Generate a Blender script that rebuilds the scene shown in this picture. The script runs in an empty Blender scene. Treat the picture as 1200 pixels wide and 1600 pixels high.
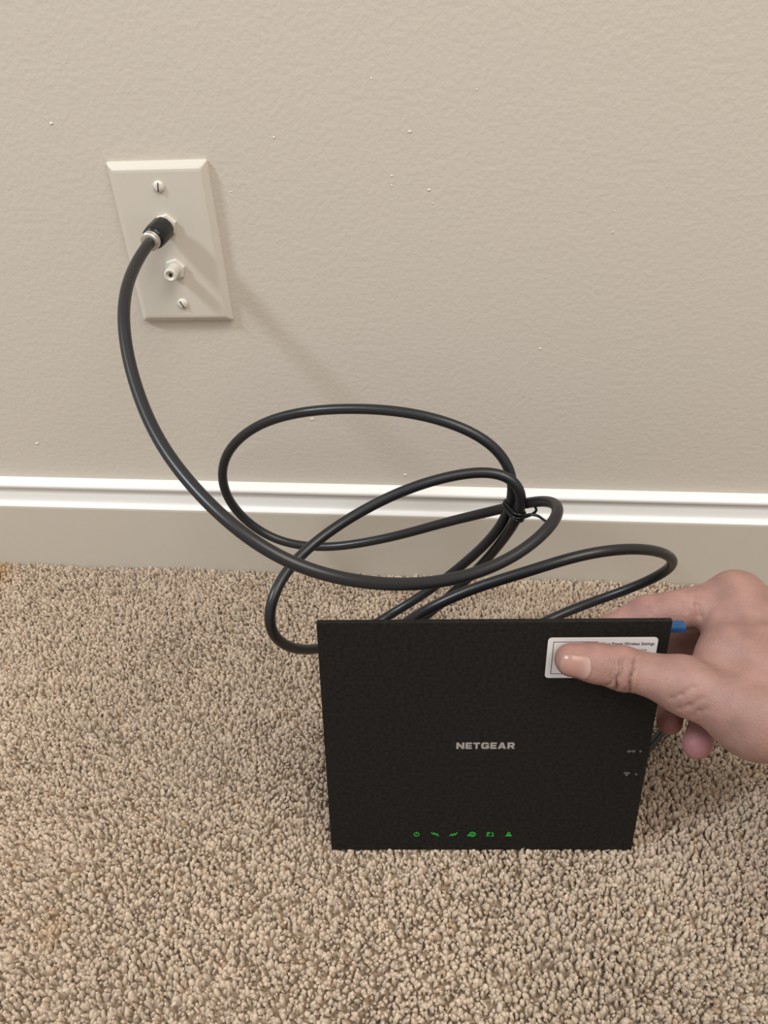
import bpy, bmesh, math
import numpy as np
from mathutils import Vector, Matrix

# ------------------------------------------------------------------ camera
scene = bpy.context.scene
C = scene.collection
cam_data = bpy.data.cameras.new('camera')
cam = bpy.data.objects.new('camera', cam_data)
C.objects.link(cam)
cam.matrix_world = Matrix([[0.997631, -0.025064, 0.064056, 0.191843], [0.065967, 0.612443, -0.787758, -0.552338], [-0.019486, 0.790117, 0.612646, 0.493177], [0.0, 0.0, 0.0, 1.0]])
cam_data.sensor_fit = 'VERTICAL'
cam_data.sensor_height = 24.0
cam_data.lens = 18.3793
cam_data.clip_start = 0.02
scene.camera = cam

# ------------------------------------------------------------------ light
world = bpy.data.worlds.new('room_light')
scene.world = world
world.use_nodes = True
world.node_tree.nodes['Background'].inputs[0].default_value = (1.0, 0.98, 0.955, 1)
world.node_tree.nodes['Background'].inputs[1].default_value = 0.56

def area(name, loc, target, size, power, col, sy=None):
    l = bpy.data.lights.new(name, 'AREA')
    l.shape = 'RECTANGLE'
    l.size = size
    l.size_y = sy or size
    l.energy = power
    l.color = col
    o = bpy.data.objects.new(name, l)
    C.objects.link(o)
    o.location = loc
    o.rotation_euler = (Vector(target) - Vector(loc)).to_track_quat('-Z', 'Y').to_euler()
    return o
area('ceiling_lamp', (0.95, -1.15, 2.38), (0.6, -0.6, 0.0), 1.5, 52.0, (1.0, 0.935, 0.83))
area('ceiling_lamp_cool', (-1.66, -0.88, 2.18), (0.0, -0.1, 0.25), 0.32, 44.0, (0.84, 0.93, 1.0))

scene.view_settings.view_transform = 'Standard'
scene.view_settings.look = 'None'
scene.view_settings.gamma = 1.0
scene.view_settings.use_curve_mapping = False
scene.view_settings.exposure = 0.0

rng = np.random.default_rng(7)

# ------------------------------------------------------------------ helpers
def srgb(r, g, b):
    f = lambda c: (c / 12.92 if c <= .04045 else ((c + .055) / 1.055) ** 2.4)
    return (f(r / 255), f(g / 255), f(b / 255), 1)

def mat(name, col, rough=.5, spec=.5, bump=None, attr=None, var=None, metal=0, emit=None, sss=0, coat=0):
    """bump = [(scale, strength, distance, kind), ...]; var = (scale, amount)"""
    m = bpy.data.materials.new(name)
    m.use_nodes = True
    nt = m.node_tree
    b = nt.nodes['Principled BSDF']
    b.inputs['Base Color'].default_value = col
    b.inputs['Roughness'].default_value = rough
    b.inputs['Specular IOR Level'].default_value = spec
    b.inputs['Metallic'].default_value = metal
    b.inputs['Coat Weight'].default_value = coat
    if sss:
        b.inputs['Subsurface Weight'].default_value = sss
        b.inputs['Subsurface Radius'].default_value = (1.0, .35, .2)
        b.inputs['Subsurface Scale'].default_value = .004
    if emit:
        b.inputs['Emission Color'].default_value = emit[0]
        b.inputs['Emission Strength'].default_value = emit[1]
    tc = nt.nodes.new('ShaderNodeTexCoord')
    src = None
    if attr:
        a = nt.nodes.new('ShaderNodeAttribute')
        a.attribute_name = attr
        src = a.outputs['Color']
    if var:
        n = nt.nodes.new('ShaderNodeTexNoise')
        n.inputs['Scale'].default_value = var[0]
        n.inputs['Detail'].default_value = 4
        nt.links.new(tc.outputs['Object'], n.inputs['Vector'])
        r = nt.nodes.new('ShaderNodeMapRange')
        r.inputs['From Min'].default_value = .3
        r.inputs['From Max'].default_value = .7
        r.inputs['To Min'].default_value = 1 - var[1]
        r.inputs['To Max'].default_value = 1 + var[1]
        nt.links.new(n.outputs['Fac'], r.inputs['Value'])
        mx = nt.nodes.new('ShaderNodeMix')
        mx.data_type = 'RGBA'
        mx.blend_type = 'MULTIPLY'
        mx.inputs['Factor'].default_value = 1
        if src:
            nt.links.new(src, mx.inputs[6])
        else:
            mx.inputs[6].default_value = col
        nt.links.new(r.outputs['Result'], mx.inputs[7])
        src = mx.outputs[2]
    if src:
        nt.links.new(src, b.inputs['Base Color'])
    prev = None
    for sc, st, dist, kind in (bump or []):
        if kind == 'noise':
            n = nt.nodes.new('ShaderNodeTexNoise')
            n.inputs['Scale'].default_value = sc
            n.inputs['Detail'].default_value = 3
            nt.links.new(tc.outputs['Object'], n.inputs['Vector'])
            h = n.outputs['Fac']
        elif kind == 'speck':
            n = nt.nodes.new('ShaderNodeTexVoronoi')
            n.inputs['Scale'].default_value = sc
            nt.links.new(tc.outputs['Object'], n.inputs['Vector'])
            r = nt.nodes.new('ShaderNodeMapRange')
            r.inputs['From Min'].default_value = 0.0
            r.inputs['From Max'].default_value = 0.03
            r.inputs['To Min'].default_value = 1.0
            r.inputs['To Max'].default_value = 0.0
            nt.links.new(n.outputs['Distance'], r.inputs['Value'])
            h = r.outputs['Result']
        else:
            n = nt.nodes.new('ShaderNodeTexVoronoi')
            n.inputs['Scale'].default_value = sc
            nt.links.new(tc.outputs['Object'], n.inputs['Vector'])
            h = n.outputs['Distance']
        bp = nt.nodes.new('ShaderNodeBump')
        bp.inputs['Strength'].default_value = st
        bp.inputs['Distance'].default_value = dist
        nt.links.new(h, bp.inputs['Height'])
        if prev:
            nt.links.new(prev, bp.inputs['Normal'])
        prev = bp.outputs['Normal']
    if prev:
        nt.links.new(prev, b.inputs['Normal'])
    return m

def obj(name, me, m, parent=None, smooth=False):
    if isinstance(me, bmesh.types.BMesh):
        bm = me
        bmesh.ops.recalc_face_normals(bm, faces=bm.faces[:])
        me = bpy.data.meshes.new(name)
        bm.to_mesh(me)
        bm.free()
    o = bpy.data.objects.new(name, me)
    C.objects.link(o)
    if m is not None:
        me.materials.clear()
        me.materials.append(m)
    if smooth:
        me.polygons.foreach_set('use_smooth', [True] * len(me.polygons))
    if parent is not None:
        o.parent = parent
    return o

def pyd(name, verts, faces, m, parent=None, smooth=False):
    me = bpy.data.meshes.new(name)
    me.from_pydata([tuple(v) for v in verts], [], [tuple(f) for f in faces])
    me.validate()
    me.update()
    bm = bmesh.new()
    bm.from_mesh(me)
    bpy.data.meshes.remove(me)
    return obj(name, bm, m, parent, smooth)

def empty(name, mw):
    o = bpy.data.objects.new(name, None)
    C.objects.link(o)
    o.empty_display_size = .02
    o.matrix_world = mw
    return o

def tag(o, label, cat, group=None, kind=None):
    o['label'] = label
    o['category'] = cat
    if group:
        o['group'] = group
    if kind:
        o['kind'] = kind
    return o

def box(x0, x1, y0, y1, z0, z1, bev=0, seg=2):
    bm = bmesh.new()
    bmesh.ops.create_cube(bm, size=1)
    for v in bm.verts:
        v.co = Vector(((x0 + x1) / 2 + v.co.x * (x1 - x0), (y0 + y1) / 2 + v.co.y * (y1 - y0), (z0 + z1) / 2 + v.co.z * (z1 - z0)))
    if bev:
        bmesh.ops.bevel(bm, geom=bm.edges[:], offset=bev, segments=seg, affect='EDGES', profile=.5)
    return bm

def lathe(prof, n=32, wob=0, axis=(0, 0, 1)):
    """prof = [(radius, height)...] around z, closed at the ends"""
    vs, fs = [], []
    for r, h in prof:
        for i in range(n):
            a = 2 * math.pi * i / n
            vs.append((r * math.cos(a), r * math.sin(a), h))
    for j in range(len(prof) - 1):
        for i in range(n):
            k = (i + 1) % n
            fs.append((j * n + i, j * n + k, (j + 1) * n + k, (j + 1) * n + i))
    fs.append(tuple(range(n))[::-1])
    fs.append(tuple(range((len(prof) - 1) * n, len(prof) * n)))
    return vs, fs

def catmull(P, step=.0025, closed=False, smooth=0):
    P = np.asarray(P, float)
    out = []
    n = len(P)
    for i in range(n if closed else n - 1):
        if closed:
            p0, p1, p2, p3 = P[(i - 1) % n], P[i], P[(i + 1) % n], P[(i + 2) % n]
        else:
            p1, p2 = P[i], P[i + 1]
            p0 = P[i - 1] if i else 2 * p1 - p2
            p3 = P[i + 2] if i + 2 < n else 2 * p2 - p1
        d = [max(np.linalg.norm(b - a), 1e-6) ** .5 for a, b in ((p0, p1), (p1, p2), (p2, p3))]
        m1 = (p1 - p0) / d[0] - (p2 - p0) / (d[0] + d[1]) + (p2 - p1) / d[1]
        m2 = (p2 - p1) / d[1] - (p3 - p1) / (d[1] + d[2]) + (p3 - p2) / d[2]
        m1, m2 = m1 * d[1], m2 * d[1]
        k = max(2, int(np.linalg.norm(p2 - p1) / step))
        for t in np.arange(k) / k:
            out.append((2 * t**3 - 3 * t**2 + 1) * p1 + (t**3 - 2 * t**2 + t) * m1 + (-2 * t**3 + 3 * t**2) * p2 + (t**3 - t**2) * m2)
    if not closed:
        out.append(P[-1])
    Q = np.array(out)
    for _ in range(smooth):
        Q[1:-1] = .25 * Q[:-2] + .5 * Q[1:-1] + .25 * Q[2:]
    return Q

def tube(Q, r, n=16, closed=False, caps=True, flat=None):
    Q = np.asarray(Q, float)
    m = len(Q)
    T = np.gradient(Q, axis=0)
    if closed:
        T = np.roll(Q, -1, 0) - np.roll(Q, 1, 0)
    T /= np.linalg.norm(T, axis=1)[:, None]
    u = np.cross(T[0], [0.3, .2, 1.0])
    u /= np.linalg.norm(u)
    vs, fs = [], []
    rr = np.full(m, r) if np.isscalar(r) else np.asarray(r)
    for i in range(m):
        u = u - T[i] * (u @ T[i])
        u /= np.linalg.norm(u)
        w = np.cross(T[i], u)
        for j in range(n):
            a = 2 * math.pi * j / n
            vs.append(Q[i] + rr[i] * (math.cos(a) * u + math.sin(a) * w))
    for i in range(m if closed else m - 1):
        k = (i + 1) % m
        for j in range(n):
            l = (j + 1) % n
            fs.append((i * n + j, i * n + l, k * n + l, k * n + j))
    if caps and not closed:
        fs.append(tuple(range(n))[::-1])
        fs.append(tuple(range((m - 1) * n, m * n)))
    return vs, fs

def merge(parts):
    V, F = [], []
    for v, f in parts:
        k = len(V)
        V += [tuple(x) for x in v]
        F += [tuple(i + k for i in q) for q in f]
    return V, F

def xf(vs, M):
    return [tuple(M @ Vector(v)) for v in vs]

def poly(pts, y0, y1):
    """outline in x,z extruded from y0 to y1 (y0 is the back)"""
    n = len(pts)
    vs = [(x, y0, z) for x, z in pts] + [(x, y1, z) for x, z in pts]
    fs = [tuple(range(n)), tuple(range(n, 2 * n))[::-1]]
    fs += [(i, (i + 1) % n, n + (i + 1) % n, n + i) for i in range(n)]
    return vs, fs

# ------------------------------------------------------------------ materials
WALL = (.565, .512, .446, 1)
M_wall = mat('wall_paint', WALL, .75, .25, bump=[(260, .30, .0012, 'noise'), (70, .10, .002, 'noise'), (15, .6, .0016, 'speck')])
M_nib = mat('paint_drop', (.68, .64, .57, 1), .5, .4)
M_board = mat('baseboard_beige_paint', (.555, .502, .43, 1), .6, .3, bump=[(120, .10, .001, 'noise')])
M_white = mat('white_trim_paint', (.77, .755, .73, 1), .35, .5, bump=[(90, .06, .001, 'noise')])
M_floor = mat('carpet_backing', (.40, .30, .215, 1), .95, .1, bump=[(300, .9, .004, 'cell')], var=(240, .35))
M_pile = mat('carpet_yarn', (.5, .4, .3, 1), .95, .08, attr='yarn', bump=[(2200, .35, .0006, 'noise')])
M_plate = mat('ivory_plastic', (.585, .54, .47, 1), .36, .5)
M_jack = mat('white_painted_metal', (.64, .60, .53, 1), .4, .5, bump=[(900, .15, .0004, 'noise')])
M_hole = mat('dark_hole', (.02, .018, .016, 1), .7, .2)
M_black = mat('black_plastic', (.006, .006, .007, 1), .3, .4)
M_steel = mat('nickel_ring', (.62, .58, .52, 1), .38, .5, metal=.85)
M_cable = mat('cable_jacket', (.013, .013, .015, 1), .34, .45, bump=[(500, .05, .0005, 'noise')])
M_router = mat('router_plastic', (.0095, .0084, .0078, 1), .62, .18, bump=[(1500, .35, .0004, 'noise')], var=(420, .5))
M_logo = mat('silver_print', (.29, .265, .245, 1), .5, .4)
M_icon = mat('grey_print', (.20, .20, .19, 1), .6, .3)
M_led = mat('green_light', (.02, .25, .03, 1), .5, .3, emit=((.03, .62, .05, 1), .24))
M_label = mat('label_paper', (.66, .63, .62, 1), .45, .4)
M_ink = mat('label_ink', (.05, .045, .06, 1), .7, .2)
M_lgrey = mat('label_grey', (.38, .37, .36, 1), .6, .3)
M_blue = mat('blue_plastic', (.006, .062, .17, 1), .4, .5)
M_skin = mat('skin', (.5, .3, .22, 1), .5, .35, attr='skin', bump=[(110, .25, .0016, 'noise'), (700, .30, .0009, 'noise'), (1500, .25, .0006, 'cell')], var=(70, .16), sss=.08)
M_nail = mat('nail', (.60, .355, .30, 1), .28, .5, sss=.15, attr='tone')

# ------------------------------------------------------------------ setting
X0, X1 = -1.7, 2.1
wall = obj('wall_back', box(X0, X1, 0, .12, -.02, 2.45), M_wall)
wall['kind'] = 'structure'
floor = obj('floor', box(X0, X1, -2.6, 0, -.06, -.0042), M_floor)
floor['kind'] = 'structure'

# small dried paint nibs on the wall
def nib():
    bm = bmesh.new()
    bmesh.ops.create_icosphere(bm, subdivisions=2, radius=1)
    for v in bm.verts:
        v.co.y = v.co.y * .55
        v.co.x *= 1 + .3 * math.sin(v.co.z * 3)
    return bm
first = None
for x, z, r in ((-0.0678, 0.3825, 0.0010), (0.1697, 0.3762, 0.0009), (0.1827, 0.3399, 0.0009), (0.1659, 0.1046, 0.0013), (-0.1534, 0.1293, 0.0012), (0.0895, 0.1586, 0.0011), (0.1577, 0.3490, 0.0007), (0.0804, 0.3732, 0.0007), (0.1456, 0.4069, 0.0006), (0.1854, 0.3311, 0.0006), (0.2688, 0.2242, 0.0008), (0.1576, 0.3428, 0.0006), (0.2117, 0.4002, 0.0005), (0.3082, 0.3261, 0.0005), (0.0465, 0.3388, 0.0005)):
    if first is None:
        s = first = obj('paint_nib', nib(), M_nib, wall, True)
    else:
        s = first.copy()
        C.objects.link(s)
        s.parent = wall
    s.location = (x, 0, z)
    s.scale = (r * 1.3, r, r)

def extrude_profile(name, prof, m):
    n = len(prof)
    vs = [(X0, y, z) for y, z in prof] + [(X1, y, z) for y, z in prof]
    fs = [(i, (i + 1) % n, n + (i + 1) % n, n + i) for i in range(n)]
    fs += [tuple(range(n))[::-1], tuple(range(n, 2 * n))]
    o = pyd(name, vs, fs, m)
    o['kind'] = 'structure'
    return o
extrude_profile('baseboard_back', [(0, -.0078), (-.0130, -.0078), (-.0130, .0682), (-.0126, .0690), (0, .0690)], M_board)
prof = [(0, .0690), (-.0128, .0690), (-.0131, .0697), (-.0124, .0708), (-.0098, .0716), (-.0086, .0722), (-.0080, .0735), (-.0076, .0760),
        (-.0072, .0790), (-.0066, .0820), (-.0060, .0845), (-.0058, .0862), (-.0060, .0870), (-.0088, .0874), (-.0094, .0882), (-.0095, .0898),
        (-.0088, .0910), (-.0065, .0922), (-.0030, .0930), (0, .0934)]
extrude_profile('trim_1', prof, M_white)

# ------------------------------------------------------------------ carpet pile
def waves(x, y, n, fmin, fmax, seed):
    g = np.random.default_rng(seed)
    s = np.zeros_like(x)
    for _ in range(n):
        f = g.uniform(fmin, fmax)
        a = g.uniform(0, 2 * np.pi)
        s += np.sin(f * (x * np.cos(a) + y * np.sin(a)) + g.uniform(0, 6.3))
    return s / math.sqrt(n / 2)

def tufts(x0, x1, y0, y1, pitch, S, H, W, skip=None):
    gx = np.arange(x0, x1, pitch)
    gy = np.arange(y0, y1, pitch * .88)
    XX, YY = np.meshgrid(gx, gy)
    XX[1::2] += pitch / 2
    x = XX.ravel() + rng.normal(0, pitch * .24, XX.size)
    y = YY.ravel() + rng.normal(0, pitch * .24, XX.size)
    ok = (y < -.0140) & (x > x0) & (x < x1)
    if skip is not None:
        ok &= ~skip(x, y)
    x, y = x[ok], y[ok]
    n = len(x)
    R = len(H)
    lean = np.stack([.0005 * waves(x, y, 10, 14, 50, 21) + rng.normal(0, .0011, n), .0005 * waves(x, y, 10, 14, 50, 22) + rng.normal(0, .0013, n)], 1)
    bend = rng.normal(0, .0008, (n, 2))
    h = .0092 + .0005 * waves(x, y, 12, 25, 110, 3) + .0005 * waves(x, y, 14, 250, 600, 4) + rng.normal(0, .0007, n)
    r = pitch * .58 * np.clip(1 + rng.normal(0, .25, n), .5, 1.6)
    tw = rng.uniform(0, 2 * np.pi, n)
    V = np.zeros((n, R * S + 1, 3), np.float32)
    ell = rng.uniform(.75, 1.0, n)
    ea = rng.uniform(0, np.pi, n)
    for j in range(R):
        t = H[j]
        cx = x + lean[:, 0] * t ** 1.6 + bend[:, 0] * math.sin(math.pi * t)
        cy = y + lean[:, 1] * t ** 1.6 + bend[:, 1] * math.sin(math.pi * t)
        cz = -.0085 + h * t
        for i in range(S):
            a = 2 * np.pi * i / S + tw + 1.2 * t
            rr = r * W[j] * (1 + rng.normal(0, .20, n)) * np.where(np.cos(2 * (a - ea)) > 0, 1, ell)
            V[:, j * S + i, 0] = cx + rr * np.cos(a)
            V[:, j * S + i, 1] = np.minimum(cy + rr * np.sin(a), -.0132)
            V[:, j * S + i, 2] = cz + rr * .35 * rng.normal(0, .5, n)
    V[:, -1, 0] = x + lean[:, 0]
    V[:, -1, 1] = np.minimum(y + lean[:, 1], -.0133)
    V[:, -1, 2] = -.0085 + h * 1.10
    F = []
    for j in range(R - 1):
        for i in range(S):
            k = (i + 1) % S
            F.append((j * S + i, j * S + k, (j + 1) * S + k))
            F.append((j * S + i, (j + 1) * S + k, (j + 1) * S + i))
    for i in range(S):
        F.append(((R - 1) * S + i, (R - 1) * S + (i + 1) % S, R * S))
    F = np.array(F, np.int32)
    nv = R * S + 1
    FF = (F[None] + (np.arange(n, dtype=np.int32) * nv)[:, None, None]).reshape(-1, 3)
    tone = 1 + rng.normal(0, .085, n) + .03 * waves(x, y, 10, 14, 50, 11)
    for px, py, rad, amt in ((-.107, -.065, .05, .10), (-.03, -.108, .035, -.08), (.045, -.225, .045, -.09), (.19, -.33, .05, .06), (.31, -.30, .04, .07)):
        tone += amt * np.exp(-((x - px) ** 2 + (y - py) ** 2) / rad ** 2)   # brushed-nap shading painted into the tuft colour as light and dark patches
    base = np.array([.485, .388, .302])
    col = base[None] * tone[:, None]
    brown = rng.random(n) < .03
    col[brown] *= np.array([.80, .72, .62])
    tan_spot = 1.3 * np.exp(-(((x + .222) / .013) ** 2 + ((y + .032) / .024) ** 2))  # small soft spots tinted towards tan
    tan_spot += .55 * np.exp(-(((x + .035) / .008) ** 2 + ((y + .345) / .009) ** 2))
    col *= 1 - np.clip(tan_spot, 0, 1)[:, None] * np.array([.15, .30, .52])
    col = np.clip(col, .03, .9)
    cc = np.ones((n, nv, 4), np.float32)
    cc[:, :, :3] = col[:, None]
    return V.reshape(-1, 3), FF, cc.reshape(-1, 4)
NX0, NX1, NY0 = -.32, .62, -.46
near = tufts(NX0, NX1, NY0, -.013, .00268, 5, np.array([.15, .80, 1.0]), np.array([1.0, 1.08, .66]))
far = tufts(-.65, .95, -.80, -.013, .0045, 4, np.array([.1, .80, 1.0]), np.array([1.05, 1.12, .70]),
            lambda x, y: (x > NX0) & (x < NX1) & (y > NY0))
V = np.concatenate([near[0], far[0]])
FF = np.concatenate([near[1], far[1] + len(near[0])]).astype(np.int32)
print('pile triangles', len(FF))
me = bpy.data.meshes.new('carpet_pile')
me.vertices.add(len(V))
me.vertices.foreach_set('co', V.reshape(-1))
me.loops.add(FF.size)
me.loops.foreach_set('vertex_index', FF.reshape(-1))
me.polygons.add(len(FF))
me.polygons.foreach_set('loop_start', np.arange(0, FF.size, 3, dtype=np.int32))
me.polygons.foreach_set('loop_total', np.full(len(FF), 3, np.int32))
me.update(calc_edges=True)
me.polygons.foreach_set('use_smooth', np.ones(len(FF), bool))
a = me.color_attributes.new('yarn', 'FLOAT_COLOR', 'POINT')
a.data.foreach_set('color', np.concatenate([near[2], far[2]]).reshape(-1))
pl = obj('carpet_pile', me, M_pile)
tag(pl, 'beige twisted cut pile carpet covering the floor below the wall', 'carpet', kind='stuff')

# ------------------------------------------------------------------ wall plate
PZ, PROT = 0.30239, 0.01921
plate = empty('wall_plate', Matrix.Translation((0, 0, PZ)) @ Matrix.Rotation(-PROT, 4, 'Y'))
tag(plate, 'ivory plastic coax wall plate with two jacks above the baseboard', 'wall plate')
w, h = .0699 / 2, .1143 / 2
def rrect(w, h, r, k=4):
    out = []
    for cx, cz, a0 in ((w - r, h - r, 0), (-w + r, h - r, 90), (-w + r, -h + r, 180), (w - r, -h + r, 270)):
        for i in range(k + 1):
            a = math.radians(a0 + 90 * i / k)
            out.append((cx + r * math.cos(a), cz + r * math.sin(a)))
    return out
rings = [(0, 0, .0012), (0, .0016, .0012), (.0006, .0026, .0012), (.0030, .0050, .0012), (.0044, .0060, .0014), (.0060, .0062, .0014)]
vs, fs = [], []
n = 20
for ins, dep, r in rings:
    vs += [(x, -dep, z) for x, z in rrect(w - ins, h - ins, r)]
for j in range(len(rings) - 1):
    for i in range(n):
        k = (i + 1) % n
        fs.append((j * n + i, j * n + k, (j + 1) * n + k, (j + 1) * n + i))
fs += [tuple(range(n)), tuple(range((len(rings) - 1) * n, len(rings) * n))]
pyd('plate_body', vs, fs, M_plate, plate)

OUT = Matrix.Rotation(math.radians(90), 4, 'X')       # lathe axis +z -> -y
def at_plate(x, y, z):
    return Matrix.Translation((x, y, z)) @ OUT
# screws: domed slotted heads
for z, rot in ((.0418, 8), (-.0418, -28)):
    v, f = lathe([(.0040, 0), (.0040, .0006), (.0035, .0014), (.0024, .0020), (.0010, .0023)], 24)
    s = pyd('screw', xf(v, at_plate(0, -.0060, z)), f, M_jack, plate, True)
    bm = box(-.0003, .0003, -.0003, .00005, -.0030, .0030)
    bmesh.ops.transform(bm, matrix=Matrix.Translation((0, -.0083, z)) @ Matrix.Rotation(math.radians(rot), 4, 'Y'), verts=bm.verts[:])
    obj('screw_slot', bm, M_hole, s)

def coax_jack(z, part):
    v, f = lathe([(.0077, 0), (.0077, .0024), (.0070, .0032)], 6)
    nut = pyd('coax_jack', xf(v, at_plate(0, -.0060, z) @ Matrix.Rotation(.25, 4, 'Z')), f, M_jack, plate)
    prof = [(.0047, .0025)]
    for i in range(9):
        prof += [(.0047, .0032 + i * .0011), (.0044, .00375 + i * .0011)]
    prof += [(.0047, .0136), (.0045, .0145), (.0028, .0146), (.0026, .0135), (.0012, .0133)]
    v, f = lathe(prof, 28)
    pyd('threaded_barrel', xf(v, at_plate(0, -.0060, z)), f, M_jack, nut, True)
    v, f = lathe([(.0013, .0130), (.0013, .0137)], 16)
    pyd('contact_hole', xf(v, at_plate(0, -.0060, z)), f, M_hole, nut)
    return nut
coax_jack(0.01647, 0)
coax_jack(-0.01506, 1)

# ------------------------------------------------------------------ coax cable
CABLE = [[-0.0032, -0.0301, 0.3169],
 [-0.0048, -0.0399, 0.3158],
 [-0.0048, -0.0754, 0.3109],
 [0.0001, -0.1126, 0.3033],
 [0.0067, -0.1369, 0.2877],
 [0.0175, -0.1597, 0.2736],
 [0.0354, -0.1888, 0.2587],
 [0.0605, -0.2159, 0.2458],
 [0.0902, -0.2394, 0.2337],
 [0.1162, -0.2491, 0.2218],
 [0.1425, -0.2488, 0.2113],
 [0.1688, -0.2379, 0.1981],
 [0.197, -0.2204, 0.1849],
 [0.2273, -0.2022, 0.1807],
 [0.2528, -0.184, 0.1851],
 [0.2687, -0.1656, 0.1908],
 [0.2737, -0.1484, 0.1879],
 [0.2692, -0.1302, 0.1791],
 [0.2588, -0.1119, 0.1629],
 [0.2388, -0.0967, 0.1438],
 [0.2024, -0.081, 0.1188],
 [0.1517, -0.0654, 0.0869],
 [0.0973, -0.0582, 0.0693],
 [0.0588, -0.0533, 0.0715],
 [0.0328, -0.0513, 0.0931],
 [0.0213, -0.0536, 0.124],
 [0.0261, -0.0542, 0.1554],
 [0.0516, -0.0559, 0.1831],
 [0.0886, -0.0635, 0.2022],
 [0.1364, -0.0714, 0.2115],
 [0.1774, -0.0796, 0.213],
 [0.2152, -0.0885, 0.2058],
 [0.238, -0.0917, 0.1911],
 [0.2482, -0.0965, 0.1757],
 [0.2486, -0.1061, 0.1633],
 [0.2449, -0.1067, 0.1466],
 [0.2296, -0.0985, 0.1097],
 [0.2115, -0.0948, 0.0837],
 [0.185, -0.0946, 0.0542],
 [0.152, -0.1017, 0.0322],
 [0.1269, -0.1277, 0.0339],
 [0.1053, -0.1615, 0.0581],
 [0.0892, -0.1877, 0.0913],
 [0.0827, -0.1968, 0.1211],
 [0.0868, -0.1837, 0.1376],
 [0.0962, -0.1602, 0.1424],
 [0.1137, -0.1407, 0.1493],
 [0.1436, -0.1225, 0.1613],
 [0.1788, -0.1142, 0.1765],
 [0.2137, -0.1064, 0.1828],
 [0.2418, -0.1079, 0.1862],
 [0.2551, -0.1132, 0.178],
 [0.2547, -0.1164, 0.1657],
 [0.2499, -0.1162, 0.1501],
 [0.2444, -0.1044, 0.1251],
 [0.2334, -0.0963, 0.0958],
 [0.2104, -0.0943, 0.06],
 [0.1884, -0.0977, 0.0335],
 [0.1589, -0.1152, 0.0222],
 [0.1488, -0.1461, 0.0406],
 [0.1583, -0.1672, 0.0779],
 [0.1791, -0.177, 0.112],
 [0.1982, -0.1744, 0.1248],
 [0.219, -0.1709, 0.1353],
 [0.2515, -0.1688, 0.1477],
 [0.2835, -0.1635, 0.1592],
 [0.3134, -0.155, 0.159],
 [0.3441, -0.1385, 0.1443],
 [0.3637, -0.1226, 0.1219],
 [0.3636, -0.1092, 0.0983],
 [0.3405, -0.104, 0.0748],
 [0.3135, -0.1046, 0.0605],
 [0.284, -0.1139, 0.0516],
 [0.2531, -0.1367, 0.05],
 [0.2317, -0.1735, 0.062],
 [0.2185, -0.1992, 0.0411],
 [0.2195, -0.2168, 0.0405],
 [0.2201, -0.2286, 0.0427]]
CON0 = Vector([-0.00032, -0.0125, 0.31886])      # where the connector meets the jack
CON1 = Vector([-0.0042, -0.036, 0.31622])      # where the jacket leaves the connector
cab = empty('coax_cable', Matrix.Translation(CON0))
tag(cab, 'thick black coax cable looping from the wall jack down behind the router', 'cable')
inv = Matrix.Translation(-CON0)
Q = catmull(CABLE, .003, smooth=60)
v, f = tube(Q, .0037, 20)
pyd('cable_jacket', xf(v, inv), f, M_cable, cab, True)
ax = (CON1 - CON0).normalized()
Mc = Matrix.Translation(CON0) @ ax.to_track_quat('Z', 'Y').to_matrix().to_4x4()
L = (CON1 - CON0).length
def knurl(prof, n=48, amp=.0):
    v, f = lathe(prof, n)
    out = []
    for i, p in enumerate(v):
        k = 1 + amp * math.cos((i % n) * 2 * math.pi / n * 12)
        out.append((p[0] * k, p[1] * k, p[2]))
    return out, f
v, f = knurl([(.0056, .0), (.0076, .0008), (.0080, .0022), (.0080, L * .55), (.0077, L * .70), (.0070, L * .80), (.0054, L * .82)], 48, .018)
body = pyd('connector_body', xf(v, inv @ Mc), f, M_black, cab, True)
body['label'] = 'black connector shell screwed onto the jack'
v, f = lathe([(.0055, L * .76), (.0063, L * .78), (.0064, L * .88), (.0060, L * .89), (.0064, L * .90), (.0063, L * .985), (.0048, L)], 40)
ring = pyd('connector_ring', xf(v, inv @ Mc), f, M_steel, cab, True)
ring['label'] = 'silver ring at the end of the connector'

# ------------------------------------------------------------------ twist tie
TA, TB = np.array([0.24596, -0.10762, 0.15018]), np.array([0.25158, -0.11651, 0.15612])
tie = empty('twist_tie', Matrix.Translation(Vector((TA + TB) / 2)))
tag(tie, 'thin black twist tie binding two strands of the coax cable', 'twist tie')
inv = Matrix.Translation(-Vector((TA + TB) / 2))
i0 = np.argmin(np.linalg.norm(Q - TA, axis=1))
i1 = np.argmin(np.linalg.norm(Q - TB, axis=1))
PA, PB = Q[i0], Q[i1]
tdir = Q[i0 + 1] - Q[i0 - 1]
tdir /= np.linalg.norm(tdir)
u = PB - PA
u -= tdir * (u @ tdir)
half = np.linalg.norm(u) / 2
u /= np.linalg.norm(u)
w2 = np.cross(tdir, u)
cen = (PA + PB) / 2
parts = []
for off in (-.0020, .0, .0020):
    loop = []
    for a in np.linspace(0, 2 * np.pi, 36, endpoint=False):
        e = half * np.sign(np.cos(a)) if abs(np.cos(a)) > .25 else half * np.cos(a) / .25
        loop.append(cen + tdir * (off + .0007 * math.sin(a + off * 900)) + u * (e + .0045 * np.cos(a)) + w2 * .0045 * np.sin(a))
    parts.append(tube(catmull(loop, .001, True), .0011, 8, True))
v, f = merge(parts)
pyd('wrap', xf(v, inv), f, M_black, tie, True)
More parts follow.
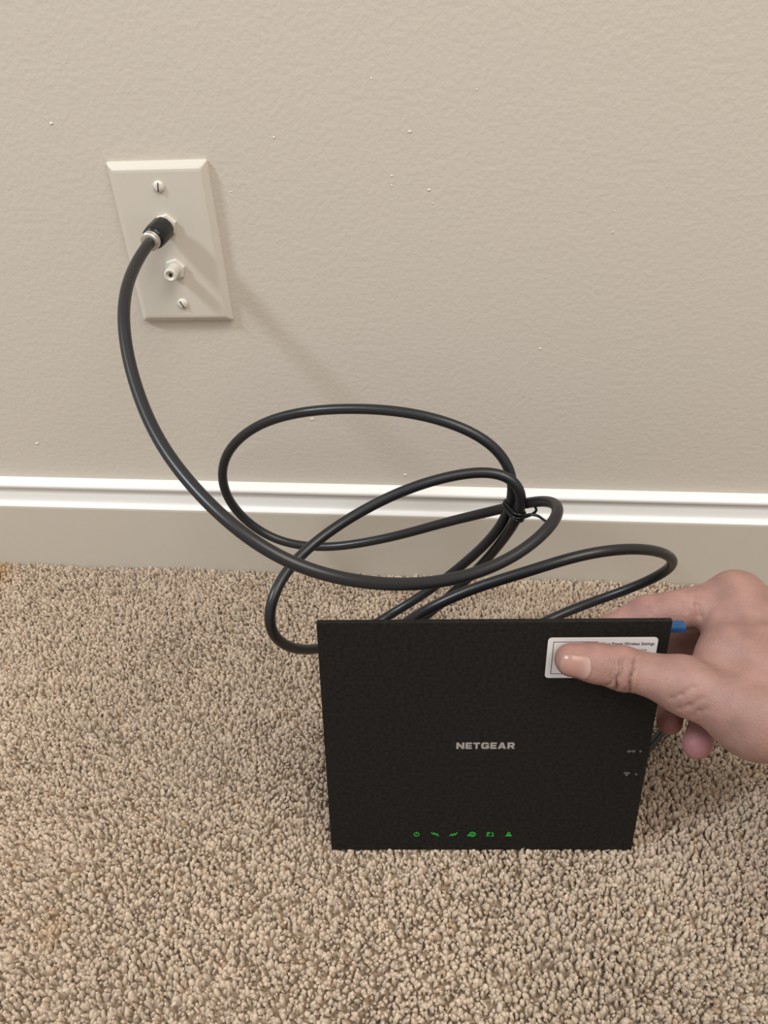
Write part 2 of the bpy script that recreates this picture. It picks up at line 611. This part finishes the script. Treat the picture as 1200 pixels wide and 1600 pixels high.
for nm, pts in (('twisted_tail', [[0.25929, -0.12101, 0.15931], [0.2616, -0.12082, 0.16258], [0.26052, -0.1198, 0.16563], [0.26384, -0.11931, 0.16756], [0.26551, -0.11732, 0.16994]]), ('twisted_tail', [[0.25754, -0.1214, 0.159], [0.26245, -0.12398, 0.16006], [0.26707, -0.12976, 0.16031], [0.27317, -0.13643, 0.16088]])):
    q = catmull([cen + u * (half + .0045)] + [np.array(p) for p in pts], .001)
    v, f = tube(q, np.linspace(.0012, .0008, len(q)), 8)
    pyd(nm, xf(v, inv), f, M_black, tie, True)

# ------------------------------------------------------------------ router
RM = Matrix([[0.998473, -0.054261, -0.010376, 0.22791], [0.055244, 0.980704, 0.18753, -0.278869], [0.0, -0.187816, 0.982204, 0.0015], [0.0, 0.0, 0.0, 1.0]])
router = empty('router', RM)
tag(router, 'flat black modem router standing upright on the carpet, held by a hand', 'router')
W, H = .1963, .1811
hw = W / 2
obj('front_panel', box(-hw, hw, 0, .0032, .0048, H, .0006), M_router, router)
obj('bottom_lip', box(-hw, hw, .0003, .0040, 0, .0044, .0004), M_router, router)
# tapered back shell
def ring4(x, y, z0, z1):
    return [(-x, y, z0), (x, y, z0), (x, y, z1), (-x, y, z1)]
vs = ring4(hw - .004, .0031, .0015, H - .006) + ring4(hw - .007, .012, .0015, H - .016) + ring4(hw - .014, .030, .0025, H - .036)
fs = [(0, 1, 2, 3), (11, 10, 9, 8)]
for j in range(2):
    for i in range(4):
        k = (i + 1) % 4
        fs.append((j * 4 + i, j * 4 + k, j * 4 + 4 + k, j * 4 + 4 + i))
hous = pyd('back_housing', vs, fs, M_router, router)
for i in range(14):
    obj('vent_slot', box(-.05 + i * .0078 - .0012, -.05 + i * .0078 + .0012, .0296, .0303, .075, .120, .0002, 1), M_hole, hous)
RI = RM.inverted()
PORT = RI @ Vector(CABLE[-1])
v, f = lathe([(.0070, 0), (.0070, .005), (.0052, .0055), (.0052, .014)], 24)
pyd('coax_port', xf(v, Matrix.Translation((PORT.x, .029, PORT.z)) @ Matrix.Rotation(math.radians(-90), 4, 'X')), f, M_steel, router, True)
b = obj('blue_tab', box(0.0882, 0.1082, .0035, .0105, 0.1700, 0.1745, .0012), M_blue, router)
b['label'] = 'bright blue tab at the upper right corner'

# wordmark: wide heavy capitals, each letter an outline
LET = {
 'N': [[(0, 0), (.30, 0), (.30, .55), (.72, 0), (1, 0), (1, 1), (.70, 1), (.70, .45), (.28, 1), (0, 1)]],
 'E': [[(0, 0), (1, 0), (1, .22), (.34, .22), (.34, .39), (.93, .39), (.93, .60), (.34, .60), (.34, .78), (1, .78), (1, 1), (0, 1)]],
 'T': [[(.34, 0), (.66, 0), (.66, .77), (1, .77), (1, 1), (0, 1), (0, .77), (.34, .77)]],
 'G': [[(.30, 0), (.80, 0), (1, .10), (1, .54), (.52, .54), (.52, .36), (.72, .36), (.72, .21), (.40, .21), (.31, .32), (.31, .68), (.40, .79), (.66, .79), (.73, .70), (1, .70), (.97, .86), (.78, 1), (.28, 1), (.10, .92), (0, .74), (0, .26), (.10, .08)]],
 'A': [[(0, 0), (.30, 0), (.36, .17), (.64, .17), (.70, 0), (1, 0), (.66, 1), (.34, 1)], [(.42, .36), (.58, .36), (.50, .66)]],
 'R': [[(0, 0), (.31, 0), (.31, .32), (.46, .32), (.66, 0), (1, 0), (.76, .37), (.93, .46), (.97, .66), (.93, .87), (.76, 1), (0, 1)], [(.31, .54), (.60, .54), (.66, .60), (.66, .72), (.60, .78), (.31, .78)]],
}
def glyph(polys, ox, oz, sx, sz, y=-.0002):
    bm = bmesh.new()
    es = []
    for p in polys:
        vs = [bm.verts.new((ox + a * sx, y, oz + b * sz)) for a, b in p]
        es += [bm.edges.new((vs[i], vs[(i + 1) % len(vs)])) for i in range(len(vs))]
    bmesh.ops.triangle_fill(bm, use_beauty=True, use_dissolve=False, edges=es, normal=(0, -1, 0))
    ext = bmesh.ops.extrude_face_region(bm, geom=bm.faces[:])
    for e in ext['geom']:
        if isinstance(e, bmesh.types.BMVert):
            e.co.y = .0001
    return bm
logo = empty('logo', RM)
logo.parent = router
logo.matrix_parent_inverse = RM.inverted()
LX0, LX1, LZ0, LZ1 = -0.0184, 0.0169, 0.0884, 0.0933
widths = {'N': 1.1, 'E': .86, 'T': .92, 'G': 1.08, 'A': 1.12, 'R': 1.02}
word = 'NETGEAR'
gap = .16
tot = sum(widths[c] for c in word) + gap * 6
u1 = (LX1 - LX0) / tot
xx = LX0
for c in word:
    obj('logo_letter', glyph(LET[c], xx, LZ0, widths[c] * u1, LZ1 - LZ0), M_logo, logo)
    xx += (widths[c] + gap) * u1

def strokes(lines, r, y=-.00012):
    parts = []
    for pts in lines:
        for (a, b), (c, d) in zip(pts[:-1], pts[1:]):
            l = math.hypot(c - a, d - b)
            if l < 1e-9:
                continue
            ux, uz = (c - a) / l * r, (d - b) / l * r
            parts.append(poly([(a - uz - ux * .6, b + ux - uz * .6), (a + uz - ux * .6, b - ux - uz * .6), (c + uz + ux * .6, d - ux + uz * .6), (c - uz + ux * .6, d + ux + uz * .6)], .0001, y))
    return merge(parts)
def circ(cx, cz, r, a0=0, a1=360, k=14):
    return [(cx + r * math.cos(math.radians(a0 + (a1 - a0) * i / k)), cz + r * math.sin(math.radians(a0 + (a1 - a0) * i / k))) for i in range(k + 1)]
S = .0016
icons = [
 ([circ(0, 0, 1.0, 120, 420), [(0, .2), (0, 1.2)]], 'green power symbol light'),
 ([[(-1.5, 1.0), (-.6, -.1), (-.3, .9), (.4, -.5), (.7, .4), (1.5, -1.0)]], 'green downstream arrow light'),
 ([[(-1.5, -1.0), (-.6, .2), (-.3, -.9), (.4, .5), (.7, -.4), (1.5, 1.0)]], 'green upstream arrow light'),
 ([circ(.25, 0, 1.2), [(-.6, .1), (1.1, .3)], [(-1.7, -1.0), (-.9, -.8), (.8, -.75)], [(-1.7, -1.0), (-1.2, -.2)]], 'green globe light'),
 ([[(-1.3, 1.0), (-.4, 1.0), (-.4, .3), (-1.3, .3)], [(.4, .9), (1.2, .4)], [(-1.4, -.9), (-.4, -.9)], [(.3, -.9), (1.4, -.9)], [(-1.3, .3), (-1.3, -.9)], [(1.2, .4), (1.2, -.3)]], 'green wireless band light'),
 ([circ(0, .55, .5), [(-1.2, -.9), (-.6, -.3), (.6, -.3), (1.2, -.9), (-1.2, -.9)]], 'green connected device light'),
]
for i, (ls, lab) in enumerate(icons):
    cx = -0.0422 + i * .0119
    cz = .0150
    v, f = strokes([[(cx + a * S, cz + b * S) for a, b in l] for l in ls], .00024)
    o = pyd('indicator_light', v, f, M_led, router)
    o['label'] = lab
def icon(lines, cx, cz, s, r):
    v, f = strokes([[(cx + a * s, cz + b * s) for a, b in l] for l in lines], r)
    return pyd('button_symbol', v, f, M_icon, router)
icon([circ(-1.1, 0, .55), circ(1.1, 0, .55), [(-.5, 0), (.5, 0)]], 0.0872, .0860, .0013, .00026)
icon([circ(0, 0, .35)], 0.0928, .0859, .0013, .0003)
icon([circ(0, -.6, .5), [(-1.4, .4), (-.7, .9), (0, .2), (.7, .9), (1.4, .4)]], 0.0868, .0676, .0013, .00026)
icon([circ(0, 0, .35)], 0.0926, .0672, .0013, .0003)

# paper label
lx0, lx1, lz0, lz1 = 0.0308, 0.0918, .1422, .1702
def rr(x0, x1, z0, z1, r):
    return [((x0 + x1) / 2 + a, (z0 + z1) / 2 + b) for a, b in rrect((x1 - x0) / 2, (z1 - z0) / 2, r)]
v, f = poly(rr(lx0, lx1, lz0, lz1, .0022), .0001, -.00025)
lab = pyd('paper_label', v, f, M_label, router)
lab['label'] = 'white printed settings label under the thumb'
yk = -.00033
bx0, bx1, bz0, bz1 = lx0 + .0032, lx0 + .0275, lz0 + .003, lz1 - .0028
v, f = strokes([[(bx0, bz0), (bx1, bz0), (bx1, bz1), (bx0, bz1), (bx0, bz0)]], .00018, yk)
pyd('printed_frame', v, f, M_ink, lab)
v, f = poly([(lx0 + .034, lz1 - .0135), (lx1 - .0055, lz1 - .0135), (lx1 - .0055, lz1 - .0078), (lx0 + .034, lz1 - .0078)], .0001, -.0003)
pyd('printed_field', v, f, M_lgrey, lab)
fc = bpy.data.curves.new('text', 'FONT')
fc.body = 'Your Preset Wireless Settings'
fc.size = .0030
fc.offset = .00004
to = bpy.data.objects.new('text', fc)
C.objects.link(to)
bpy.context.view_layer.update()
me = bpy.data.meshes.new_from_object(to.evaluated_get(bpy.context.evaluated_depsgraph_get()))
bpy.data.objects.remove(to)
co = np.array([v.co for v in me.vertices])
sx = .0292 / (co[:, 0].max() - co[:, 0].min())
for v in me.vertices:
    v.co = Vector((lx0 + .0300 + (v.co.x - co[:, 0].min()) * sx, -.00034, lz1 - .0052 + v.co.y * 1.0))
obj('printed_text', me, M_ink, lab)

# ------------------------------------------------------------------ power cord
PC = [[0.2808, -0.2397, 0.0149], [0.2853, -0.2292, 0.0048], [0.3359, -0.2105, 0.0045], [0.3556, -0.1905, 0.0045], [0.3804, -0.1616, 0.0045], [0.4195, -0.1207, 0.0045], [0.4729, -0.0765, 0.0045], [0.5518, -0.0465, 0.0045], [0.6993, -0.0358, 0.0045], [0.9425, -0.0506, 0.0045]]
q = catmull(PC, .003, smooth=10)
T = np.gradient(q, axis=0)
T /= np.linalg.norm(T, axis=1)[:, None]
sd = np.cross(T, [0, 0, 1.0])
sd /= np.linalg.norm(sd, axis=1)[:, None]
v, f = merge([tube(q + sd * .00135, .0016, 10), tube(q - sd * .00135, .0016, 10)])
tag(pyd('power_cord', v, f, M_cable, None, True), 'thin black two-strand power cord lying on carpet beside the router', 'cord')

# ------------------------------------------------------------------ hand
J = {'t0': (0.2692, -0.2554, 0.1625, 0.0093),
 'ta': (0.2820, -0.2563, 0.1617, 0.0106),
 't1': (0.2963, -0.2585, 0.1607, 0.0118),
 'tb': (0.3116, -0.2618, 0.1597, 0.0112),
 't2': (0.3290, -0.2670, 0.1585, 0.0140),
 't3': (0.3635, -0.2806, 0.1554, 0.0210),
 'i0': (0.3704, -0.2066, 0.1650, 0.0135),
 'i1': (0.3180, -0.2154, 0.1592, 0.0110),
 'i2': (0.2943, -0.2223, 0.1495, 0.0092),
 'i3': (0.2790, -0.2293, 0.1453, 0.0080),
 'm0': (0.3872, -0.1978, 0.1386, 0.0140),
 'm1': (0.3442, -0.2005, 0.1185, 0.0110),
 'm2': (0.3149, -0.2066, 0.1087, 0.0095),
 'm3': (0.2983, -0.2125, 0.1061, 0.0083),
 'r0': (0.4001, -0.1947, 0.1151, 0.0135),
 'r1': (0.3672, -0.1922, 0.0859, 0.0105),
 'r2': (0.3485, -0.2140, 0.0827, 0.0090),
 'r3': (0.3423, -0.2336, 0.0842, 0.0080),
 'p0': (0.4058, -0.2067, 0.1024, 0.0130),
 'p1': (0.3814, -0.2093, 0.0853, 0.0100),
 'p2': (0.3630, -0.2354, 0.0879, 0.0088),
 'p3': (0.3524, -0.2550, 0.0916, 0.0086),
 'w0': (0.3975, -0.2565, 0.1600, 0.0230),
 'w1': (0.4222, -0.2466, 0.1277, 0.0200),
 'tw': (0.3540, -0.2493, 0.1608, 0.0120),
 'd0': (0.3618, -0.2518, 0.1599, 0.0170),
 'd1': (0.3654, -0.2218, 0.1622, 0.0130),
 'd2': (0.3809, -0.2619, 0.1613, 0.0220),
 'e0': (0.5200, -0.3720, 0.1950, 0.0280),
 'e1': (0.5400, -0.3620, 0.1720, 0.0260),
 'f0': (0.6300, -0.4800, 0.2320, 0.0360),
 'f1': (0.6550, -0.4680, 0.2080, 0.0340)}      # joint name -> (x, y, z, radius), metres
JP = {k: np.array(v[:3], np.float32) for k, v in J.items()}
JR = {k: v[3] for k, v in J.items()}
VIEW = np.array([-0.16536, -0.92822, 0.38126])       # from the thumb towards the dorsal side

def cone(P, a, b, ra=None, rb=None):
    A, B = JP[a], JP[b]
    ra = JR[a] if ra is None else ra
    rb = JR[b] if rb is None else rb
    d = B - A
    t = np.clip(((P - A) @ d) / (d @ d), 0, 1)
    return np.linalg.norm(P - A - t[..., None] * d, axis=-1) - (ra + (rb - ra) * t)
def smin(a, b, k):
    h = np.clip(.5 + .5 * (b - a) / k, 0, 1)
    return b + (a - b) * h - k * h * (1 - h)
CH = [(['t0', 'ta', 't1', 'tb', 't2'], 0.011), (['i0', 'i1', 'i2', 'i3'], 0.005), (['m0', 'm1', 'm2', 'm3'], 0.004), (['r0', 'r1', 'r2', 'r3'], 0.003), (['p0', 'p1', 'p2', 'p3'], 0.003)]
PALM = [('w0', 'i0'), ('w0', 'm0'), ('w1', 'r0'), ('w1', 'p0'), ('w0', 'w1'), ('i0', 'm0'), ('m0', 'r0'), ('r0', 'p0'), ('t3', 't2'), ('w0', 't3'), ('d0', 'd1'), ('tw', 'd1'), ('tw', 'd0'), ('d0', 't3'), ('d2', 'd0'), ('d1', 'i0'), ('w0', 'e0'), ('w1', 'e1'), ('e0', 'f0'), ('e1', 'f1'), ('e0', 'e1'), ('f0', 'f1')]
def sdf(P):
    P = P.astype(np.float32)
    palm = None
    for it in PALM:
        d = cone(P, *it)
        palm = d if palm is None else smin(palm, d, .012)
    res = palm
    fing = None
    for ch, k in CH:
        fd = None
        for a, b in zip(ch[:-1], ch[1:]):
            d = cone(P, a, b)
            fd = d if fd is None else smin(fd, d, .0035)
        res = smin(res, fd, k)
    return res

def polygonise(lo, hi, st):
    n = np.ceil((hi - lo) / st).astype(int)
    B = 8
    n = (n // B + 1) * B
    D = np.full(n + 1, 1.0, np.float32)
    cb = n // B
    ii = np.stack(np.meshgrid(*[np.arange(c) for c in cb], indexing='ij'), -1).reshape(-1, 3)
    cen = lo + (ii * B + B / 2) * st
    cd = sdf(cen)
    neg = ii[cd < 0] * B
    for b in neg:
        D[b[0]:b[0] + B + 1, b[1]:b[1] + B + 1, b[2]:b[2] + B + 1] = -1
    act = ii[np.abs(cd) < B * st * 1.35] * B
    g = np.stack(np.meshgrid(*[np.arange(B + 1)] * 3, indexing='ij'), -1)
    for s in range(0, len(act), 400):
        A = act[s:s + 400]
        idx = A[:, None, None, None, :] + g[None]
        v = sdf((lo + idx * st).reshape(-1, 3)).reshape(idx.shape[:-1])
        D[idx[..., 0], idx[..., 1], idx[..., 2]] = v
    # surface nets
    s = D < 0
    c = s[:-1, :-1, :-1].astype(np.int8)
    tot = np.zeros_like(c)
    for dx in (0, 1):
        for dy in (0, 1):
            for dz in (0, 1):
                tot += s[dx:dx + n[0], dy:dy + n[1], dz:dz + n[2]]
    cells = np.argwhere((tot > 0) & (tot < 8))
    vid = np.full(n, -1, np.int32)
    vid[cells[:, 0], cells[:, 1], cells[:, 2]] = np.arange(len(cells))
    acc = np.zeros((len(cells), 3))
    cnt = np.zeros(len(cells))
    cor = [(x, y, z) for x in (0, 1) for y in (0, 1) for z in (0, 1)]
    for a in cor:
        for k in range(3):
            if a[k]:
                continue
            b = list(a)
            b[k] = 1
            da = D[cells[:, 0] + a[0], cells[:, 1] + a[1], cells[:, 2] + a[2]]
            db = D[cells[:, 0] + b[0], cells[:, 1] + b[1], cells[:, 2] + b[2]]
            cr = (da < 0) != (db < 0)
            t = np.where(cr, da / np.where(cr, da - db, 1), 0)
            p = np.array(a, float)[None] + t[:, None] * (np.array(b) - np.array(a))[None]
            acc[cr] += p[cr]
            cnt[cr] += 1
    V = lo + (cells + acc / cnt[:, None]) * st
    F = []
    for k in range(3):
        sl0 = [slice(1, -1)] * 3
        sl0[k] = slice(0, -1)
        sl1 = list(sl0)
        sl1[k] = slice(1, None)
        e = np.argwhere(s[tuple(sl0)] != s[tuple(sl1)])
        e[:, [i for i in range(3) if i != k]] += 1
        u_, v_ = [(1, 2), (2, 0), (0, 1)][k]
        def off(du, dv):
            q = e.copy()
            q[:, u_] -= du
            q[:, v_] -= dv
            return vid[q[:, 0], q[:, 1], q[:, 2]]
        quad = np.stack([off(1, 1), off(0, 1), off(0, 0), off(1, 0)], 1)
        fl = ~s[e[:, 0], e[:, 1], e[:, 2]]
        quad[fl] = quad[fl][:, ::-1]
        F.append(quad)
    F = np.concatenate(F)
    F = F[(F >= 0).all(1)]
    return V, F

allp = np.array([JP[k] for k in J])
allr = np.array([JR[k] for k in J])[:, None]
lo = (allp - allr).min(0) - .006
hi = (allp + allr).max(0) + .006
HV, HF = polygonise(lo, hi, .0011)
print('hand verts', len(HV))
def nrm(P, e=.0006):
    g = np.stack([sdf(P + np.eye(3)[i] * e) - sdf(P - np.eye(3)[i] * e) for i in range(3)], -1)
    return g / np.maximum(np.linalg.norm(g, axis=-1, keepdims=True), 1e-9)
HN = nrm(HV)
# creases: (point on surface line, direction across, length direction) as soft grooves
tA, tB, tC = JP['t0'].astype(float), JP['t1'].astype(float), JP['t2'].astype(float)
axis = (tB - tA) / np.linalg.norm(tB - tA)
dors = VIEW - axis * (VIEW @ axis)
dors /= np.linalg.norm(dors)
side = np.cross(axis, dors)
rel = HV - tB
s_ = rel @ axis
ang = np.arctan2(rel @ side, rel @ dors)
rad = np.sqrt((rel @ side) ** 2 + (rel @ dors) ** 2)
on = (rad < .019) & (np.abs(s_) < .03)
groove = np.zeros(len(HV))
for s0, dep, sig, a0, a1, curve in ((-.0085, .0012, .0008, -.9, .8, .0020), (-.0028, .0026, .0008, -1.0, .9, -.0012), (.0010, .0015, .0007, -.3, .7, .0018), (.0050, .0026, .0008, -1.0, .9, -.0022), (.0085, .0007, .0010, -.6, .6, -.001)):
    win = 1 / (1 + np.exp(-(ang - a0) * 10)) / (1 + np.exp((ang - a1) * 10))
    c0 = s0 + curve * np.cos(ang * 1.6) + .0005 * np.sin(ang * 7 + s0 * 900)
    groove += dep * np.exp(-((s_ - c0) / sig) ** 2) * win
groove[~on] = 0
bulge = .0007 * np.exp(-(s_ / .008) ** 2) * np.exp(-(ang / .8) ** 2) * on
EXTRA = [([0.3176, -0.2793, 0.1619], [0.3218, -0.28, 0.1661], 0.0007, 0.0013), ([0.3218, -0.28, 0.1661], [0.327, -0.2785, 0.1707], 0.0007, 0.0013), ([0.3219, -0.2821, 0.1572], [0.3263, -0.2837, 0.1622], 0.0007, 0.0014), ([0.3263, -0.2837, 0.1622], [0.3317, -0.2827, 0.168], 0.0007, 0.0014), ([0.3294, -0.2852, 0.1554], [0.3308, -0.2857, 0.1603], 0.0006, 0.0016), ([0.3308, -0.2857, 0.1603], [0.3338, -0.2862, 0.1633], 0.0006, 0.0016), ([0.3399, -0.2081, 0.1734], [0.3374, -0.2167, 0.1724], 0.0006, 0.0014), ([0.3374, -0.2167, 0.1724], [0.3378, -0.2212, 0.1691], 0.0006, 0.0014), ([0.3452, -0.2123, 0.1745], [0.3436, -0.2185, 0.1718], 0.0009, 0.0015), ([0.3436, -0.2185, 0.1718], [0.345, -0.2226, 0.1672], 0.0009, 0.0015), ([0.316, -0.2128, 0.1707], [0.3161, -0.2184, 0.1705], 0.0007, 0.0014), ([0.3161, -0.2184, 0.1705], [0.3167, -0.2229, 0.1683], 0.0007, 0.0014), ([0.3417, -0.2472, 0.1733], [0.3485, -0.2622, 0.1775], 0.0022, 0.01), ([0.3485, -0.2622, 0.1775], [0.3585, -0.2802, 0.1805], 0.0022, 0.01), ([0.3546, -0.2135, 0.1776], [0.3597, -0.2325, 0.1789], 0.0012, 0.007), ([0.3597, -0.2325, 0.1789], [0.3651, -0.2558, 0.1837], 0.0012, 0.007), ([0.3329, -0.275, 0.1739], [0.3462, -0.2839, 0.1754], -0.001, 0.01), ([0.3612, -0.206, 0.181], [0.3687, -0.2096, 0.1831], -0.0008, 0.006)]     # soft folds: (a, b, depth, sigma)
for a, b, dep, sig in EXTRA:
    a, b = np.array(a), np.array(b)
    t = np.clip(((HV - a) @ (b - a)) / ((b - a) @ (b - a)), 0, 1)
    d = np.linalg.norm(HV - a - t[:, None] * (b - a), axis=1)
    groove += dep * np.exp(-(d / sig) ** 2)
HV = HV - HN * (groove - bulge)[:, None]
base = np.array([.292, .166, .139])
col = np.tile(base, (len(HV), 1))
def tint(center, radius, rgb, amt):
    global col
    wgt = amt * np.exp(-(np.linalg.norm(HV - np.array(center), axis=1) / radius) ** 2)
    col = col * (1 - wgt[:, None]) + np.array(rgb)[None] * wgt[:, None]
tint(JP['t0'], .016, (.32, .155, .13), .75)
tint(JP['t1'], .012, (.30, .15, .12), .5)
tint(JP['i0'], .016, (.33, .17, .135), .6)
tint(JP['i1'], .022, (.28, .14, .125), .7)
tint(JP['r3'], .020, (.37, .150, .122), .9)
tint(JP['p3'], .018, (.36, .150, .160), .9)
tint(JP['m1'], .03, (.26, .125, .105), .6)
me = bpy.data.meshes.new('hand')
me.from_pydata(HV.tolist(), [], HF.tolist())
me.update()
a = me.color_attributes.new('skin', 'FLOAT_COLOR', 'POINT')
a.data.foreach_set('color', np.concatenate([col, np.ones((len(HV), 1))], 1).astype(np.float32).reshape(-1))
hand = obj('hand', me, M_skin, None, True)
tag(hand, 'right hand gripping the router by its upper right corner, thumb in front', 'hand')

# thumb nail: a curved plate lying on the skin
tip = tA - axis * .0075
nu, nv_ = 17, 13
uu, vv = np.meshgrid(np.linspace(0, 1, nu), np.linspace(-1, 1, nv_), indexing='ij')
uu, vv = uu.ravel(), vv.ravel()
along = .0005 + .0165 * (uu + vv ** 2 * (.10 - .26 * uu))
S0 = tip + axis * along[:, None]
an = vv * math.radians(46)
DR = dors * np.cos(an)[:, None] + side * np.sin(an)[:, None]
lo_, hi_ = np.zeros(len(uu)), np.full(len(uu), .03)
for _ in range(20):
    m_ = (lo_ + hi_) / 2
    ins = sdf(S0 + DR * m_[:, None]) < 0
    lo_, hi_ = np.where(ins, m_, lo_), np.where(ins, hi_, m_)
vs = [tuple(p) for p in S0 + DR * (lo_ + .0004 * (1 - .6 * vv ** 4))[:, None]] + [tuple(p) for p in S0 + DR * (lo_ - .0008)[:, None]]
tone = []
for u_, v_ in list(zip(uu, vv)) * 2:
    lun = 1 / (1 + math.exp(-(u_ - .80 + .12 * v_ * v_) * 22)) * max(0, 1 - v_ * v_)
    edge = math.exp(-(u_ / .07) ** 2)
    k = min(1, .50 * lun + .35 * edge)
    tone.append((.34 + .13 * k, .185 + .15 * k, .155 + .15 * k, 1))
fs = []
N = nu * nv_
for i in range(nu - 1):
    for j in range(nv_ - 1):
        q = (i * nv_ + j, i * nv_ + j + 1, (i + 1) * nv_ + j + 1, (i + 1) * nv_ + j)
        fs.append(q)
        fs.append(tuple(N + k for k in q[::-1]))
rim = [j for j in range(nv_)] + [i * nv_ + nv_ - 1 for i in range(1, nu)] + [(nu - 1) * nv_ + j for j in range(nv_ - 2, -1, -1)] + [i * nv_ for i in range(nu - 2, 0, -1)]
for a_, b_ in zip(rim, rim[1:] + rim[:1]):
    fs.append((a_, b_, N + b_, N + a_))
nail = pyd('thumb_nail', vs, fs, M_nail, hand, True)
a = nail.data.color_attributes.new('tone', 'FLOAT_COLOR', 'POINT')
a.data.foreach_set('color', np.array(tone, np.float32).reshape(-1))
nail['label'] = 'thumb nail'
